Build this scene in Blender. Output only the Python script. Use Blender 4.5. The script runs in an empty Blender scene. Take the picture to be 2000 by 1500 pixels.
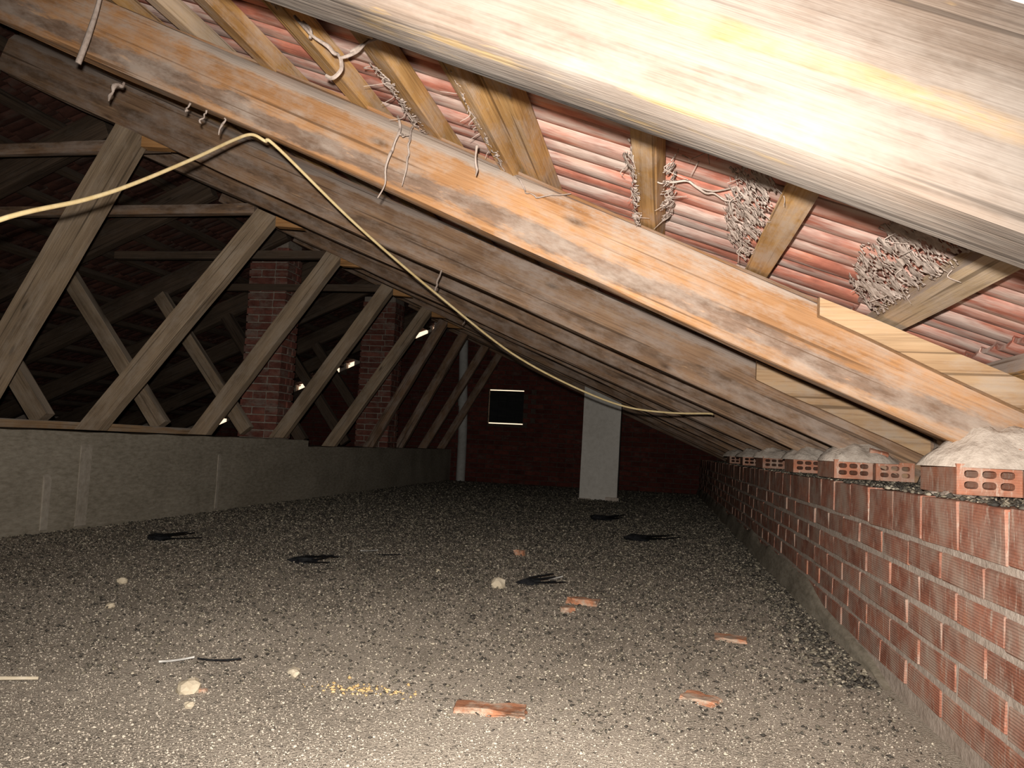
import bpy, bmesh, math, random
import numpy as np
from mathutils import Vector, Matrix, noise as mnoise

random.seed(7)
rng = np.random.default_rng(7)
PI = math.pi
scene = bpy.context.scene
COL = scene.collection

# ------------------------------------------------------------------ camera
EYE = Vector((0.0, 0.0, 0.60))
cam_data = bpy.data.cameras.new('camera')
cam_data.sensor_width = 36.0
cam_data.lens = 27.9
cam_data.clip_start = 0.02
cam_data.clip_end = 200
camera = bpy.data.objects.new('camera', cam_data)
COL.objects.link(camera)
CAMROT = (Matrix.Rotation(math.radians(10.611), 4, 'Z')
          @ Matrix.Rotation(PI / 2 + math.radians(4.461), 4, 'X')
          @ Matrix.Rotation(math.radians(2.8), 4, 'Z'))
camera.matrix_world = Matrix.Translation(EYE) @ CAMROT
scene.camera = camera

# ------------------------------------------------------------------ daylight outside (only seen through the gaps)
world = bpy.data.worlds.new('overcast_sky')
scene.world = world
world.use_nodes = True
bg = world.node_tree.nodes['Background']
bg.inputs['Color'].default_value = (1.0, 0.74, 0.52, 1)
bg.inputs['Strength'].default_value = 1.45

# ------------------------------------------------------------------ the camera's flash, just above and left of the lens
flash_data = bpy.data.lights.new('camera_flash', 'SPOT')
flash_data.energy = 440.0
flash_data.color = (1.0, 0.945, 0.87)
flash_data.spot_size = math.radians(110)
flash_data.spot_blend = 1.0
flash_data.shadow_soft_size = 0.010
flash = bpy.data.objects.new('camera_flash', flash_data)
COL.objects.link(flash)
flash.matrix_world = Matrix.Translation(EYE + CAMROT.to_3x3() @ Vector((-0.022, 0.050, -0.02))) @ CAMROT

scene.view_settings.view_transform = 'Standard'
scene.view_settings.look = 'None'
scene.view_settings.gamma = 1.0
scene.view_settings.use_curve_mapping = False
scene.view_settings.exposure = 0.0
scene.cycles.max_bounces = 4
scene.cycles.diffuse_bounces = 2


# ================================================================== helpers
def tag(o, label=None, cat=None, group=None, kind=None):
    if label: o['label'] = label
    if cat: o['category'] = cat
    if group: o['group'] = group
    if kind: o['kind'] = kind
    return o


def link(name, mesh, parent=None, mat=None):
    o = bpy.data.objects.new(name, mesh)
    COL.objects.link(o)
    if parent is not None:
        o.parent = parent
    if mat is not None and mesh is not None and len(mesh.materials) == 0:
        mesh.materials.append(mat)
    return o


def empty(name, loc=(0, 0, 0)):
    o = bpy.data.objects.new(name, None)
    o.empty_display_size = 0.1
    o.location = loc
    COL.objects.link(o)
    return o


def mesh_from(name, verts, faces, mat=None, smooth=None):
    me = bpy.data.meshes.new(name)
    me.from_pydata([tuple(v) for v in verts], [], faces)
    me.update()
    if mat: me.materials.append(mat)
    if smooth is not None:
        me.polygons.foreach_set('use_smooth', [True] * len(me.polygons))
        me.set_sharp_from_angle(angle=math.radians(smooth))
    return me


def frame_x(p0, p1, up=(0, 0, 1)):
    """matrix with local x along p0->p1 and local z as near 'up' as possible"""
    p0 = Vector(p0); p1 = Vector(p1)
    x = (p1 - p0).normalized()
    z = Vector(up) - x * x.dot(Vector(up))
    z.normalize()
    y = z.cross(x)
    m = Matrix((x, y, z)).transposed().to_4x4()
    m.translation = p0
    return m


def timber_mesh(name, L, w, h, mat, seed=0, wane=(0.1, 0.1), rough=0.004, bow=0.0, seg=None, ends=None):
    """sawn timber along local x, thickness w in y (0..w), height h in z (0..h); wane = rounding of the
    lower and upper long edges (fraction of the smaller side), bow = gentle crook"""
    seg = seg or max(6, int(L / 0.12))
    m = min(w, h)
    cb, ct = wane[0] * m, wane[1] * m
    prof = [(cb, 0), (w - cb, 0), (w - .3 * cb, .3 * cb), (w, cb), (w, h - ct), (w - .3 * ct, h - .3 * ct),
            (w - ct, h), (ct, h), (.3 * ct, h - .3 * ct), (0, h - ct), (0, h * .5), (0, cb), (.3 * cb, .3 * cb)]
    n = len(prof)
    vs, fs = [], []
    for i in range(seg + 1):
        t = i / seg
        x = L * t
        if ends and i == 0: pass
        bz = bow * math.sin(PI * t)
        for k, (y, z) in enumerate(prof):
            q = Vector((x * 1.7 + seed * 13.1, y * 9 + k * .35, z * 9 + seed * 3.3))
            dn = mnoise.noise(q) * rough
            dm = mnoise.noise(Vector((x * .8 + seed * 7.7, k * .9, 3.0))) * rough * 1.6
            yc, zc = y - w / 2, z - h / 2
            r = math.hypot(yc, zc) or 1
            vs.append((x, y + yc / r * (dn + dm), z + zc / r * (dn + dm) + bz))
    for i in range(seg):
        for k in range(n):
            a = i * n + k; b = i * n + (k + 1) % n
            fs.append((a, a + n, b + n, b))
    fs.append(tuple(range(n)))
    fs.append(tuple(seg * n + k for k in reversed(range(n))))
    return mesh_from(name, vs, fs, mat, smooth=40)


def timber(name, p0, p1, w, h, mat, parent=None, up=(0, 0, 1), seed=0, wane=(.1, .1), rough=.004, bow=0.0):
    L = (Vector(p1) - Vector(p0)).length
    me = timber_mesh(name, L, w, h, mat, seed, wane, rough, bow)
    o = link(name, me, parent)
    m = frame_x(p0, p1, up)
    o.matrix_world = m if parent is None else parent.matrix_world.inverted() @ m
    if parent is not None:
        o.matrix_parent_inverse = Matrix.Identity(4)
        o.matrix_basis = parent.matrix_basis.inverted() @ m
    return o


def box_arrays(x0, x1, y0, y1, z0, z1):
    v = [(x0, y0, z0), (x1, y0, z0), (x1, y1, z0), (x0, y1, z0), (x0, y0, z1), (x1, y0, z1), (x1, y1, z1), (x0, y1, z1)]
    f = [(0, 3, 2, 1), (4, 5, 6, 7), (0, 1, 5, 4), (1, 2, 6, 5), (2, 3, 7, 6), (3, 0, 4, 7)]
    return v, f


def prism(poly_xz, y0, y1):
    n = len(poly_xz)
    v = [(x, y0, z) for x, z in poly_xz] + [(x, y1, z) for x, z in poly_xz]
    f = [tuple(range(n)), tuple(range(2 * n - 1, n - 1, -1))]
    for k in range(n):
        a, b = k, (k + 1) % n
        f.append((b, a, a + n, b + n))
    return v, f


def fix_normals(me):
    bm = bmesh.new(); bm.from_mesh(me)
    bmesh.ops.recalc_face_normals(bm, faces=bm.faces[:])
    bm.to_mesh(me); bm.free()
    return me


def combine(parts):
    V, F = [], []
    for v, f in parts:
        o = len(V)
        V += list(v)
        F += [tuple(i + o for i in q) for q in f]
    return V, F


def chamfer_box(name, sx, sy, sz, b, mat, seed=0, jit=0.0):
    """box with bevelled edges centred on the origin, 44 triangles, edges a little worn"""
    bm = bmesh.new()
    bmesh.ops.create_cube(bm, size=1.0)
    for v in bm.verts:
        v.co = Vector((v.co.x * sx, v.co.y * sy, v.co.z * sz))
    bmesh.ops.bevel(bm, geom=bm.edges[:], offset=b, segments=1, affect='EDGES')
    r = random.Random(seed)
    for v in bm.verts:
        v.co += Vector((r.uniform(-jit, jit), r.uniform(-jit, jit), r.uniform(-jit, jit)))
    me = bpy.data.meshes.new(name)
    bm.to_mesh(me); bm.free()
    me.materials.append(mat)
    return me


def tube_mesh(name, pts, radii, mat, sides=8, sub=8):
    """tube through points (Catmull-Rom), radii per control point or a single number"""
    P = [Vector(p) for p in pts]
    if not hasattr(radii, '__len__'):
        radii = [radii] * len(P)
    path, rr = [], []
    n = len(P)
    for i in range(n - 1):
        a = P[max(i - 1, 0)]; b = P[i]; c = P[i + 1]; d = P[min(i + 2, n - 1)]
        for s in range(sub):
            t = s / sub
            path.append(.5 * ((2 * b) + (c - a) * t + (2 * a - 5 * b + 4 * c - d) * t * t + (3 * b - a - 3 * c + d) * t ** 3))
            rr.append(radii[i] * (1 - t) + radii[i + 1] * t)
    path.append(P[-1]); rr.append(radii[-1])
    vs, fs = [], []
    nrm = None
    for i, p in enumerate(path):
        tdir = (path[min(i + 1, len(path) - 1)] - path[max(i - 1, 0)]).normalized()
        if nrm is None:
            nrm = tdir.orthogonal().normalized()
        else:
            nrm = (nrm - tdir * nrm.dot(tdir)).normalized()
        bn = tdir.cross(nrm)
        for k in range(sides):
            a = 2 * PI * k / sides
            vs.append(p + (nrm * math.cos(a) + bn * math.sin(a)) * rr[i])
    for i in range(len(path) - 1):
        for k in range(sides):
            a = i * sides + k; b = i * sides + (k + 1) % sides
            fs.append((a, b, b + sides, a + sides))
    fs.append(tuple(reversed(range(sides))))
    fs.append(tuple((len(path) - 1) * sides + k for k in range(sides)))
    return mesh_from(name, vs, fs, mat, smooth=60)


# ================================================================== materials
class NT:
    def __init__(self, name, rough=0.9, spec=0.2):
        self.m = bpy.data.materials.new(name)
        self.m.use_nodes = True
        self.t = self.m.node_tree
        self.b = self.t.nodes['Principled BSDF']
        self.b.inputs['Roughness'].default_value = rough
        self.b.inputs['Specular IOR Level'].default_value = spec
        self.tc = self.t.nodes.new('ShaderNodeTexCoord')

    def n(self, typ, **kw):
        nd = self.t.nodes.new(typ)
        for k, v in kw.items():
            setattr(nd, k, v)
        return nd

    def L(self, a, b): self.t.links.new(a, b)

    def mapping(self, scale=(1, 1, 1), loc=None, rot=None, src='Object'):
        mp = self.n('ShaderNodeMapping')
        mp.inputs['Scale'].default_value = scale
        if rot: mp.inputs['Rotation'].default_value = rot
        self.L(self.tc.outputs[src], mp.inputs['Vector'])
        oi = self.n('ShaderNodeObjectInfo')
        mu = self.n('ShaderNodeMath', operation='MULTIPLY')
        mu.inputs[1].default_value = 37.0
        self.L(oi.outputs['Random'], mu.inputs[0])
        ad = self.n('ShaderNodeVectorMath', operation='ADD')
        self.L(mp.outputs[0], ad.inputs[0]); self.L(mu.outputs[0], ad.inputs[1])
        return ad.outputs[0]

    def noise(self, vec, scale, detail=4, rough=.55):
        nd = self.n('ShaderNodeTexNoise')
        nd.inputs['Scale'].default_value = scale
        nd.inputs['Detail'].default_value = detail
        nd.inputs['Roughness'].default_value = rough
        self.L(vec, nd.inputs['Vector'])
        return nd.outputs['Fac']

    def ramp(self, fac, stops):
        r = self.n('ShaderNodeValToRGB')
        els = r.color_ramp.elements
        while len(els) < len(stops): els.new(.5)
        for e, (p, c) in zip(els, stops):
            e.position = p
            e.color = (c, c, c, 1) if not hasattr(c, '__len__') else (*c, 1)
        self.L(fac, r.inputs['Fac'])
        return r.outputs['Color']

    def mix(self, fac, a, b, blend='MIX'):
        x = self.n('ShaderNodeMix', data_type='RGBA', blend_type=blend)
        for sock, val in ((x.inputs[0], fac), (x.inputs[6], a), (x.inputs[7], b)):
            if isinstance(val, (int, float)): sock.default_value = val
            elif isinstance(val, tuple): sock.default_value = (*val, 1)
            else: self.L(val, sock)
        return x.outputs[2]

    def math(self, op, a, b=0.5, clamp=False):
        x = self.n('ShaderNodeMath', operation=op, use_clamp=clamp)
        for s, v in ((x.inputs[0], a), (x.inputs[1], b)):
            if isinstance(v, (int, float)): s.default_value = v
            else: self.L(v, s)
        return x.outputs[0]

    def normal_z(self):
        g = self.n('ShaderNodeNewGeometry')
        s = self.n('ShaderNodeSeparateXYZ')
        self.L(g.outputs['Normal'], s.inputs[0])
        return s.outputs['Z']

    def bump(self, h, strength=.4, dist=.01):
        b = self.n('ShaderNodeBump')
        b.inputs['Strength'].default_value = strength
        b.inputs['Distance'].default_value = dist
        self.L(h, b.inputs['Height'])
        self.L(b.outputs[0], self.b.inputs['Normal'])

    def out(self, col):
        self.L(col, self.b.inputs['Base Color'])
        return self.m


def wood(name, dark, mid, light, dust, dust_amt=.5, top_dust=1.0, patch=None, patch_amt=0.0, knots=True, bark=None):
    s = NT(name, .8, .25)
    v = s.mapping((1.1, 26, 26))
    fine = s.noise(s.mapping((3.5, 150, 150)), 1.0, 3, .65)
    grain = s.noise(v, 1.0, 3, .6)
    col = s.ramp(grain, [(.28, dark), (.5, mid), (.72, light)])
    col = s.mix(.5, col, s.ramp(fine, [(.32, tuple(c * .5 for c in dark)), (.5, mid), (.68, light)]))
    ck = s.noise(s.mapping((.9, 75, 75)), 1.0, 1, .5)
    crack = s.ramp(ck, [(.30, 1.0), (.345, 0.0)])
    blot = s.noise(s.mapping((1.2, 3, 3)), 2.2, 2, .6)
    col = s.mix(s.ramp(blot, [(.35, 0.0), (.7, .55)]), col, tuple(c * .55 for c in dark))
    if bark:
        zc, zw, bcol = bark
        sp = s.n('ShaderNodeSeparateXYZ')
        s.L(s.tc.outputs['Object'], sp.inputs[0])
        wav = s.noise(s.mapping((1.4, .2, .2)), 1.3, 3, .5)
        off = s.math('ADD', s.math('SUBTRACT', sp.outputs['Z'], zc), s.math('MULTIPLY', s.math('SUBTRACT', wav, .5), .09))
        rag = s.noise(s.mapping((7, 34, 34)), 1.0, 4, .7)
        dist = s.math('ADD', s.math('ABSOLUTE', off), s.math('MULTIPLY', s.math('SUBTRACT', rag, .5), zw * 2.2))
        bm_ = s.math('DIVIDE', dist, zw)
        col = s.mix(s.ramp(bm_, [(.55, .85), (.95, 0.0)]), col, s.ramp(rag, [(.35, tuple(c * .5 for c in bcol)), (.6, bcol), (.7, light)]))
    if patch:
        pm = s.noise(s.mapping((3.0, 14, 14)), 1.0, 5, .65)
        col = s.mix(s.ramp(pm, [(.5 - patch_amt * .2, 0.0), (.56 - patch_amt * .2, 1.0)]), col, patch)
    if knots:
        vo = s.n('ShaderNodeTexVoronoi')
        vo.inputs['Scale'].default_value = 1.0
        s.L(s.mapping((2.2, 7, 7)), vo.inputs['Vector'])
        col = s.mix(s.ramp(vo.outputs['Distance'], [(.03, .8), (.10, 0.0)]), col, tuple(c * .25 for c in dark))
    dn = s.noise(s.mapping((2.5, 6, 6)), 2.2, 5, .72)
    side = s.ramp(dn, [(.62 - .4 * dust_amt, 0.0), (.78 - .25 * dust_amt, min(1.0, .45 + dust_amt * .5))])
    col = s.mix(side, col, dust)
    nz = s.normal_z()
    tz = s.math('ADD', nz, s.math('MULTIPLY', s.math('SUBTRACT', dn, .5), .9))
    col = s.mix(s.math('MULTIPLY', s.ramp(tz, [(.22, 0.0), (.45, 1.0)]), top_dust), col, dust)
    col = s.mix(s.math('MULTIPLY', crack, .7), col, tuple(c * .3 for c in dark))
    s.bump(s.math('ADD', s.math('ADD', s.math('MULTIPLY', grain, .6), s.math('MULTIPLY', fine, .5)), s.math('MULTIPLY', dn, .5)), .6, .006)
    return s.out(col)


DUST = (.46, .37, .31)
M_orange = wood('orange_rafter_wood', (.30, .145, .06), (.44, .225, .10), (.53, .31, .165), (.41, .335, .28), .48, bark=(.055, .034, (.21, .145, .11)))
M_dusty = wood('pale_dusty_rafter_wood', (.072, .050, .036), (.098, .074, .058), (.125, .100, .081), (.116, .098, .084), .62,
               patch=(.165, .108, .045), patch_amt=-.34, knots=False, bark=(.080, .016, (.17, .10, .035)))
M_brown = wood('brown_rafter_wood', (.17, .095, .055), (.29, .175, .105), (.40, .255, .15), (.35, .28, .235), .48, bark=(.05, .028, (.20, .125, .08)))
M_far = wood('shaded_far_wood', (.06, .04, .028), (.10, .068, .045), (.15, .10, .07), (.12, .095, .075), .3, .5)  # darkened wood: dimness of the far side is put into its colour
M_batten = wood('batten_wood', (.34, .17, .055), (.50, .28, .10), (.62, .40, .19), DUST, .42)
M_pale = wood('pale_batten_wood', (.40, .27, .15), (.55, .40, .25), (.64, .50, .36), DUST, .5)
M_strut = wood('grey_strut_wood', (.22, .155, .10), (.36, .26, .17), (.47, .35, .235), (.40, .32, .245), .42)
M_wedge = wood('fresh_cut_wedge_wood', (.34, .16, .055), (.46, .23, .085), (.54, .31, .14), DUST, .05, .2, knots=False)
M_board = wood('light_board_wood', (.38, .225, .115), (.48, .31, .175), (.55, .39, .24), (.42, .345, .28), .34)
M_shutter = wood('black_shutter_wood', (.012, .012, .012), (.02, .02, .02), (.035, .033, .03), (.05, .05, .05), .1, .2, knots=False)


def terracotta(name, base, warm, pale, pale_amt=.5, stretch=(1.5, 9, 9)):
    s = NT(name, .9, .2)
    oi = s.n('ShaderNodeObjectInfo')
    a = s.noise(s.mapping((3, 3, 3)), 3.0, 5, .6)
    col = s.ramp(a, [(.3, tuple(c * .55 for c in base)), (.52, base), (.72, warm)])
    rnd = s.ramp(oi.outputs['Random'], [(0.0, .72), (1.0, 1.18)])
    col = s.mix(1.0, col, rnd, 'MULTIPLY')
    st = s.noise(s.mapping(stretch), 1.0, 4, .7)
    col = s.mix(s.ramp(st, [(.60 - .22 * pale_amt, 0.0), (.74 - .14 * pale_amt, .85)]), col, pale)
    bl = s.noise(s.mapping((3, 6, 6)), 1.5, 4, .6)
    col = s.mix(s.ramp(bl, [(.56, 0.0), (.72, .5)]), col, tuple(c * .4 for c in base))
    fi = s.noise(s.mapping(tuple(c * 3.2 for c in stretch)), 1.0, 3, .75)
    col = s.mix(s.ramp(fi, [(.54, 0.0), (.68, .55)]), col, tuple(c * .45 for c in base))
    s.bump(s.math('ADD', st, fi), .4, .004)
    return s.out(col)


M_tile = terracotta('clay_roof_tile', (.48, .175, .12), (.60, .26, .165), (.60, .49, .43), .80, (2.2, 13, 13))
M_tile_far = terracotta('shaded_far_roof_tile', (.085, .036, .026), (.12, .05, .034), (.10, .08, .065), .3)  # darkened copy of the tile clay, standing in for shade on the far slope
M_chim = terracotta('chimney_brick', (.215, .078, .058), (.28, .115, .08), (.24, .19, .155), .45, (4, 4, 9))
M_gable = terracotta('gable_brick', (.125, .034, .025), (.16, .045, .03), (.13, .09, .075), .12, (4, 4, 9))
M_gmortar = None
M_shard = terracotta('broken_brick', (.50, .22, .12), (.60, .29, .16), (.46, .39, .31), .8, (20, 20, 20))


def ribbed_brick(name, base, warm, pale):
    """hollow-block clay: fine scored ribs along the length, salts running down the face"""
    s = NT(name, .88, .2)
    oi = s.n('ShaderNodeObjectInfo')
    a = s.noise(s.mapping((2, 5, 5)), 3.0, 5, .6)
    col = s.ramp(a, [(.3, tuple(c * .6 for c in base)), (.52, base), (.72, warm)])
    col = s.mix(1.0, col, s.ramp(oi.outputs['Random'], [(0.0, .78), (1.0, 1.15)]), 'MULTIPLY')
    w = s.n('ShaderNodeTexWave', wave_type='BANDS', bands_direction='Z')
    w.inputs['Scale'].default_value = 52.0
    w.inputs['Distortion'].default_value = .6
    s.L(s.tc.outputs['Object'], w.inputs['Vector'])
    col = s.mix(s.math('MULTIPLY', w.outputs['Fac'], .20), col, tuple(c * .42 for c in base))
    run = s.noise(s.mapping((60, 60, 14)), 1.0, 7, .8)
    col = s.mix(s.ramp(run, [(.53, 0.0), (.64, .85)]), col, tuple(min(.7, c * 1.25) for c in pale))
    bl = s.noise(s.mapping((5, 5, 5)), 2.0, 4, .6)
    col = s.mix(s.ramp(bl, [(.42, 0.0), (.68, .72)]), col, pale)
    s.bump(w.outputs['Fac'], .5, .003)
    return s.out(col)


M_hollow = ribbed_brick('ribbed_hollow_brick', (.43, .175, .115), (.52, .25, .16), (.48, .385, .315))
M_block = ribbed_brick('orange_hollow_block', (.50, .20, .12), (.58, .26, .16), (.52, .40, .32))


def grainy(name, c0, c1, c2, scale=30, big=2.0, bumpd=.01, strength=.6, stretch=(1, 1, 1)):
    s = NT(name, .95, .1)
    a = s.noise(s.mapping(stretch), scale, 3, .7)
    b = s.noise(s.mapping(stretch), big, 3, .6)
    f = s.math('ADD', s.math('MULTIPLY', a, .62), s.math('MULTIPLY', b, .38))
    col = s.ramp(f, [(.36, c0), (.5, c1), (.64, c2)])
    s.bump(a, strength, bumpd)
    return s.out(col)


M_mortar = grainy('grey_mortar', (.36, .29, .24), (.50, .415, .35), (.60, .51, .44), 60, 6, .005)
M_lump = grainy('pale_mortar', (.44, .37, .31), (.56, .48, .41), (.64, .56, .48), 45, 7, .008, .6)
M_gmortar = grainy('dark_gable_mortar', (.06, .045, .036), (.085, .062, .05), (.11, .085, .07), 60, 6, .006)  # much darker than the other mortars, to go with the dark gable brick
M_cmortar = grainy('chimney_mortar', (.24, .20, .165), (.31, .26, .215), (.38, .32, .27), 60, 6, .006)
M_run = grainy('cement_wash', (.30, .26, .205), (.39, .34, .28), (.46, .41, .34), 30, 3, .004)
M_conc = grainy('cast_concrete', (.23, .20, .15), (.32, .28, .22), (.40, .355, .285), 26, 1.6, .006, .5, (1, .6, 2.2))
M_floor = grainy('dirty_screed', (.28, .24, .195), (.51, .44, .36), (.63, .55, .46), 150, 1.6, .014, 1.0)
M_white = grainy('white_plaster', (.62, .58, .52), (.70, .66, .60), (.76, .72, .66), 20, 2, .003, .3)
M_pipe = grainy('grey_pipe', (.42, .41, .38), (.50, .49, .46), (.56, .55, .52), 20, 2, .003, .2)
M_web = grainy('dusty_cobweb', (.26, .205, .17), (.35, .28, .24), (.43, .355, .31), 60, 8, .004, .6)
M_cable = grainy('cream_cable', (.56, .42, .20), (.63, .49, .26), (.70, .57, .34), 30, 3, .001, .1)
M_feather = grainy('black_feather', (.008, .008, .009), (.015, .015, .017), (.03, .03, .03), 60, 8, .002, .3)
M_wfeather = grainy('white_feather', (.50, .48, .45), (.62, .60, .56), (.72, .70, .66), 60, 8, .002, .3)
M_stone = grainy('cream_stone', (.42, .35, .25), (.54, .46, .34), (.62, .54, .42), 25, 8, .006, .6)
M_crumb = grainy('ochre_crumbs', (.52, .33, .14), (.62, .42, .20), (.70, .52, .30), 60, 8, .004, .6)


def grit(name):
    s = NT(name, .8, .3)
    g = s.n('ShaderNodeNewGeometry')
    col = s.ramp(g.outputs['Random Per Island'], [(0.0, (.05, .043, .036)), (.14, (.17, .145, .118)), (.38, (.37, .315, .255)),
                                                  (.75, (.52, .45, .37)), (.95, (.60, .53, .43)), (1.0, (.66, .60, .47))])
    return s.out(col)


M_grit = grit('droppings_and_grit')


def dark_grit(name):
    s = NT(name, .8, .3)
    g = s.n('ShaderNodeNewGeometry')
    col = s.ramp(g.outputs['Random Per Island'], [(0.0, (.03, .026, .022)), (.5, (.09, .08, .065)), (.85, (.22, .19, .14)), (1.0, (.5, .44, .34))])
    return s.out(col)


M_dgrit = dark_grit('dark_litter')

# ================================================================== layout of the attic (metres; floor z = 0, y runs down the attic)
RIDGE_X = -3.35
Y_BACK = 12.5
Y_FRONT = -1.2
WALL_X = 0.63          # room face of the low brick wall
WALL_TOP = 0.53
SPINE_X = -3.28        # room face of the concrete spine wall


def z_under(x):        # common underside line of the right-hand rafters
    return 0.955 - 0.43 * x


def z_battop(x):       # upper side of the battens, right slope
    return 1.19 - 0.43 * x + 0.055


Z_RU = z_under(RIDGE_X)


def zl_under(x):       # left slope
    return Z_RU + 0.46 * (x - RIDGE_X)


def zl_battop(x):
    return zl_under(x) + 0.235 + 0.055


# ------------------------------------------------------------------ floor
def floor_h(x, y):
    return .009 * mnoise.noise(Vector((x * 1.3, y * 1.3, 0))) + .004 * mnoise.noise(Vector((x * 6, y * 6, 5)))


nx, ny = 110, 200
vs, fs = [], []
for j in range(ny + 1):
    for i in range(nx + 1):
        x = -7.7 + 8.5 * i / nx
        y = Y_FRONT + (Y_BACK + .1 - Y_FRONT) * (j / ny) ** 1.5
        vs.append((x, y, floor_h(x, y)))
for j in range(ny):
    for i in range(nx):
        a = j * (nx + 1) + i
        fs.append((a, a + 1, a + nx + 2, a + nx + 1))
floor = link('floor', mesh_from('floor', vs, fs, M_floor, smooth=80))
tag(floor, 'dirty grey screed floor strewn with grit and droppings', kind='structure')

# ------------------------------------------------------------------ right-hand low wall of hollow bricks
wr = empty('wall_right', (WALL_X, 5, 0))
tag(wr, 'low wall of red ribbed hollow bricks under the eaves', kind='structure')


def child(name, me, parent, mw):
    o = link(name, me, parent)
    o.matrix_basis = parent.matrix_basis.inverted() @ mw
    return o


core = combine([box_arrays(WALL_X + .0045, 1.04, Y_FRONT, Y_BACK, -.02, WALL_TOP - .006),
                box_arrays(1.04, 1.14, Y_FRONT, Y_BACK, -.02, .80)])
child('mortar_bed', mesh_from('mortar_bed', *core, M_mortar), wr, Matrix.Identity(4))
hb_top = [chamfer_box('brick', .10, .232, .104, .0022, M_hollow, s, .0014) for s in range(4)]
hb_low = [chamfer_box('brick', .10, .231, .060, .0022, M_hollow, s + 5, .0014) for s in range(4)]
PITCH = .241
courses = [(WALL_TOP - .054, hb_top, .02)]
for c in range(5):
    courses.append((.420 - .0375 - .0755 * c - .002, hb_low, .12 if c % 2 == 0 else .03))
for ci, (zc, meshes, off) in enumerate(courses):
    y = 0.62 + off
    while y < Y_BACK - .1:
        d = random.uniform(-.0025, .002)
        m = Matrix.Translation((WALL_X + .05 + d, y + .12 + random.uniform(-.008, .008), zc + random.uniform(-.003, .003))) \
            @ Matrix.Rotation(random.uniform(-.007, .007), 4, 'Z') @ Matrix.Rotation(random.uniform(-.012, .012), 4, 'X')
        child('brick', random.choice(meshes), wr, m)
        y += PITCH
# rough mortar skirt along the foot of the wall
vs, fs = [], []
N = 150
for j in range(N + 1):
    y = 1.0 + (Y_BACK - 1.0) * j / N
    ramp = min(1, max(0, (y - 2.0) / 1.6))
    top = -.02 + .125 * ramp + .05 * mnoise.noise(Vector((y * 2.1, 0, 0))) + .012 * mnoise.noise(Vector((y * 8, 3, 0)))
    out = -.02 + .03 * ramp + .015 * mnoise.noise(Vector((y * 4, 7, 0)))
    for k, (dx, z) in enumerate([(-.03 - out, -.01), (-.02 - out * .6, top * .35), (-.016, top * .7), (-.004, top), (.03, top + .002)]):
        vs.append((WALL_X + dx + .004 * mnoise.noise(Vector((y * 15, k, 0))), y, z))
for j in range(N):
    for k in range(4):
        a = j * 5 + k
        fs.append((a, a + 1, a + 6, a + 5))
child('mortar_skirt', mesh_from('mortar_skirt', vs, fs, M_conc, smooth=70), wr, Matrix.Identity(4))

# ------------------------------------------------------------------ concrete spine wall and its timber plate
v1, f1 = box_arrays(SPINE_X - .42, SPINE_X, Y_FRONT, 7.12, -.02, .560)
v2, f2 = box_arrays(SPINE_X - .42, SPINE_X - .005, 7.12, Y_BACK, -.02, .50)
sw = mesh_from('wall_middle', *combine([(v1, f1), (v2, f2)]), M_conc)
bm = bmesh.new(); bm.from_mesh(sw)
bmesh.ops.subdivide_edges(bm, edges=[e for e in bm.edges if abs((e.verts[0].co - e.verts[1].co).y) > 1], cuts=60)
bmesh.ops.subdivide_edges(bm, edges=[e for e in bm.edges if abs((e.verts[0].co - e.verts[1].co).z) > .4], cuts=6)
for v in bm.verts:
    if 0 < v.co.z:
        v.co += Vector((.010 * mnoise.noise(v.co * 3.0), 0, .008 * mnoise.noise(v.co * 4 + Vector((9, 0, 0)))))
bm.to_mesh(sw); bm.free()
wm = tag(link('wall_middle', sw), 'low grey concrete wall carrying the leaning struts', kind='structure')
pm = timber('wall_plate', (SPINE_X - .19, Y_FRONT + .1, .568), (SPINE_X - .19, 5.75, .568), .11, .048, M_board, seed=3)
tag(pm, 'weathered timber plate lying on top of the concrete wall', 'plank')
# cement run marks standing slightly proud on the concrete face
for (yy, w_, h0, h1) in ((4.08, .09, .0, .52), (5.55, .03, .0, .46), (3.82, .05, .0, .34)):
    poly = [(SPINE_X - .012, h0), (SPINE_X + .006, h0 + .02), (SPINE_X + .006, h1 - .05), (SPINE_X - .012, h1)]
    v, f = prism(poly, yy, yy + w_)
    o = link('cement_run', fix_normals(mesh_from('cement_run', v, f, M_run)), wm)

# ------------------------------------------------------------------ back gable wall with its shuttered opening
WX0, WX1, WZ0, WZ1 = -2.72, -2.14, .945, 1.50
wb = empty('wall_back', (-3.35, Y_BACK, 0))
tag(wb, 'dark red brick gable wall at the far end', kind='structure')
XL, XR = -7.75, 1.10


def roofline(x):
    return z_battop(x) if x >= RIDGE_X else zl_battop(x) - .095


pieces = [
    prism([(XL, -.02), (WX0, -.02), (WX0, roofline(WX0)), (RIDGE_X, roofline(RIDGE_X)), (RIDGE_X - .005, roofline(RIDGE_X - .005)), (XL, roofline(XL))], Y_BACK + .012, Y_BACK + .13),
    prism([(WX1, -.02), (XR, -.02), (XR, roofline(XR)), (WX1, roofline(WX1))], Y_BACK + .012, Y_BACK + .13),
    prism([(WX0, -.02), (WX1, -.02), (WX1, WZ0), (WX0, WZ0)], Y_BACK + .012, Y_BACK + .13),
    prism([(WX0, WZ1), (WX1, WZ1), (WX1, roofline(WX1)), (WX0, roofline(WX0))], Y_BACK + .012, Y_BACK + .13)]
V, F = combine(pieces)
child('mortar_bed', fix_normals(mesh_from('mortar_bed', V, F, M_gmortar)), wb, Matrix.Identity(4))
gb = chamfer_box('brick', .246, .06, .063, .004, M_gable, 2, .001)
gbh = chamfer_box('brick', .118, .06, .063, .004, M_gable, 3, .001)
cand = []
zc, row = .035, 0
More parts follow.
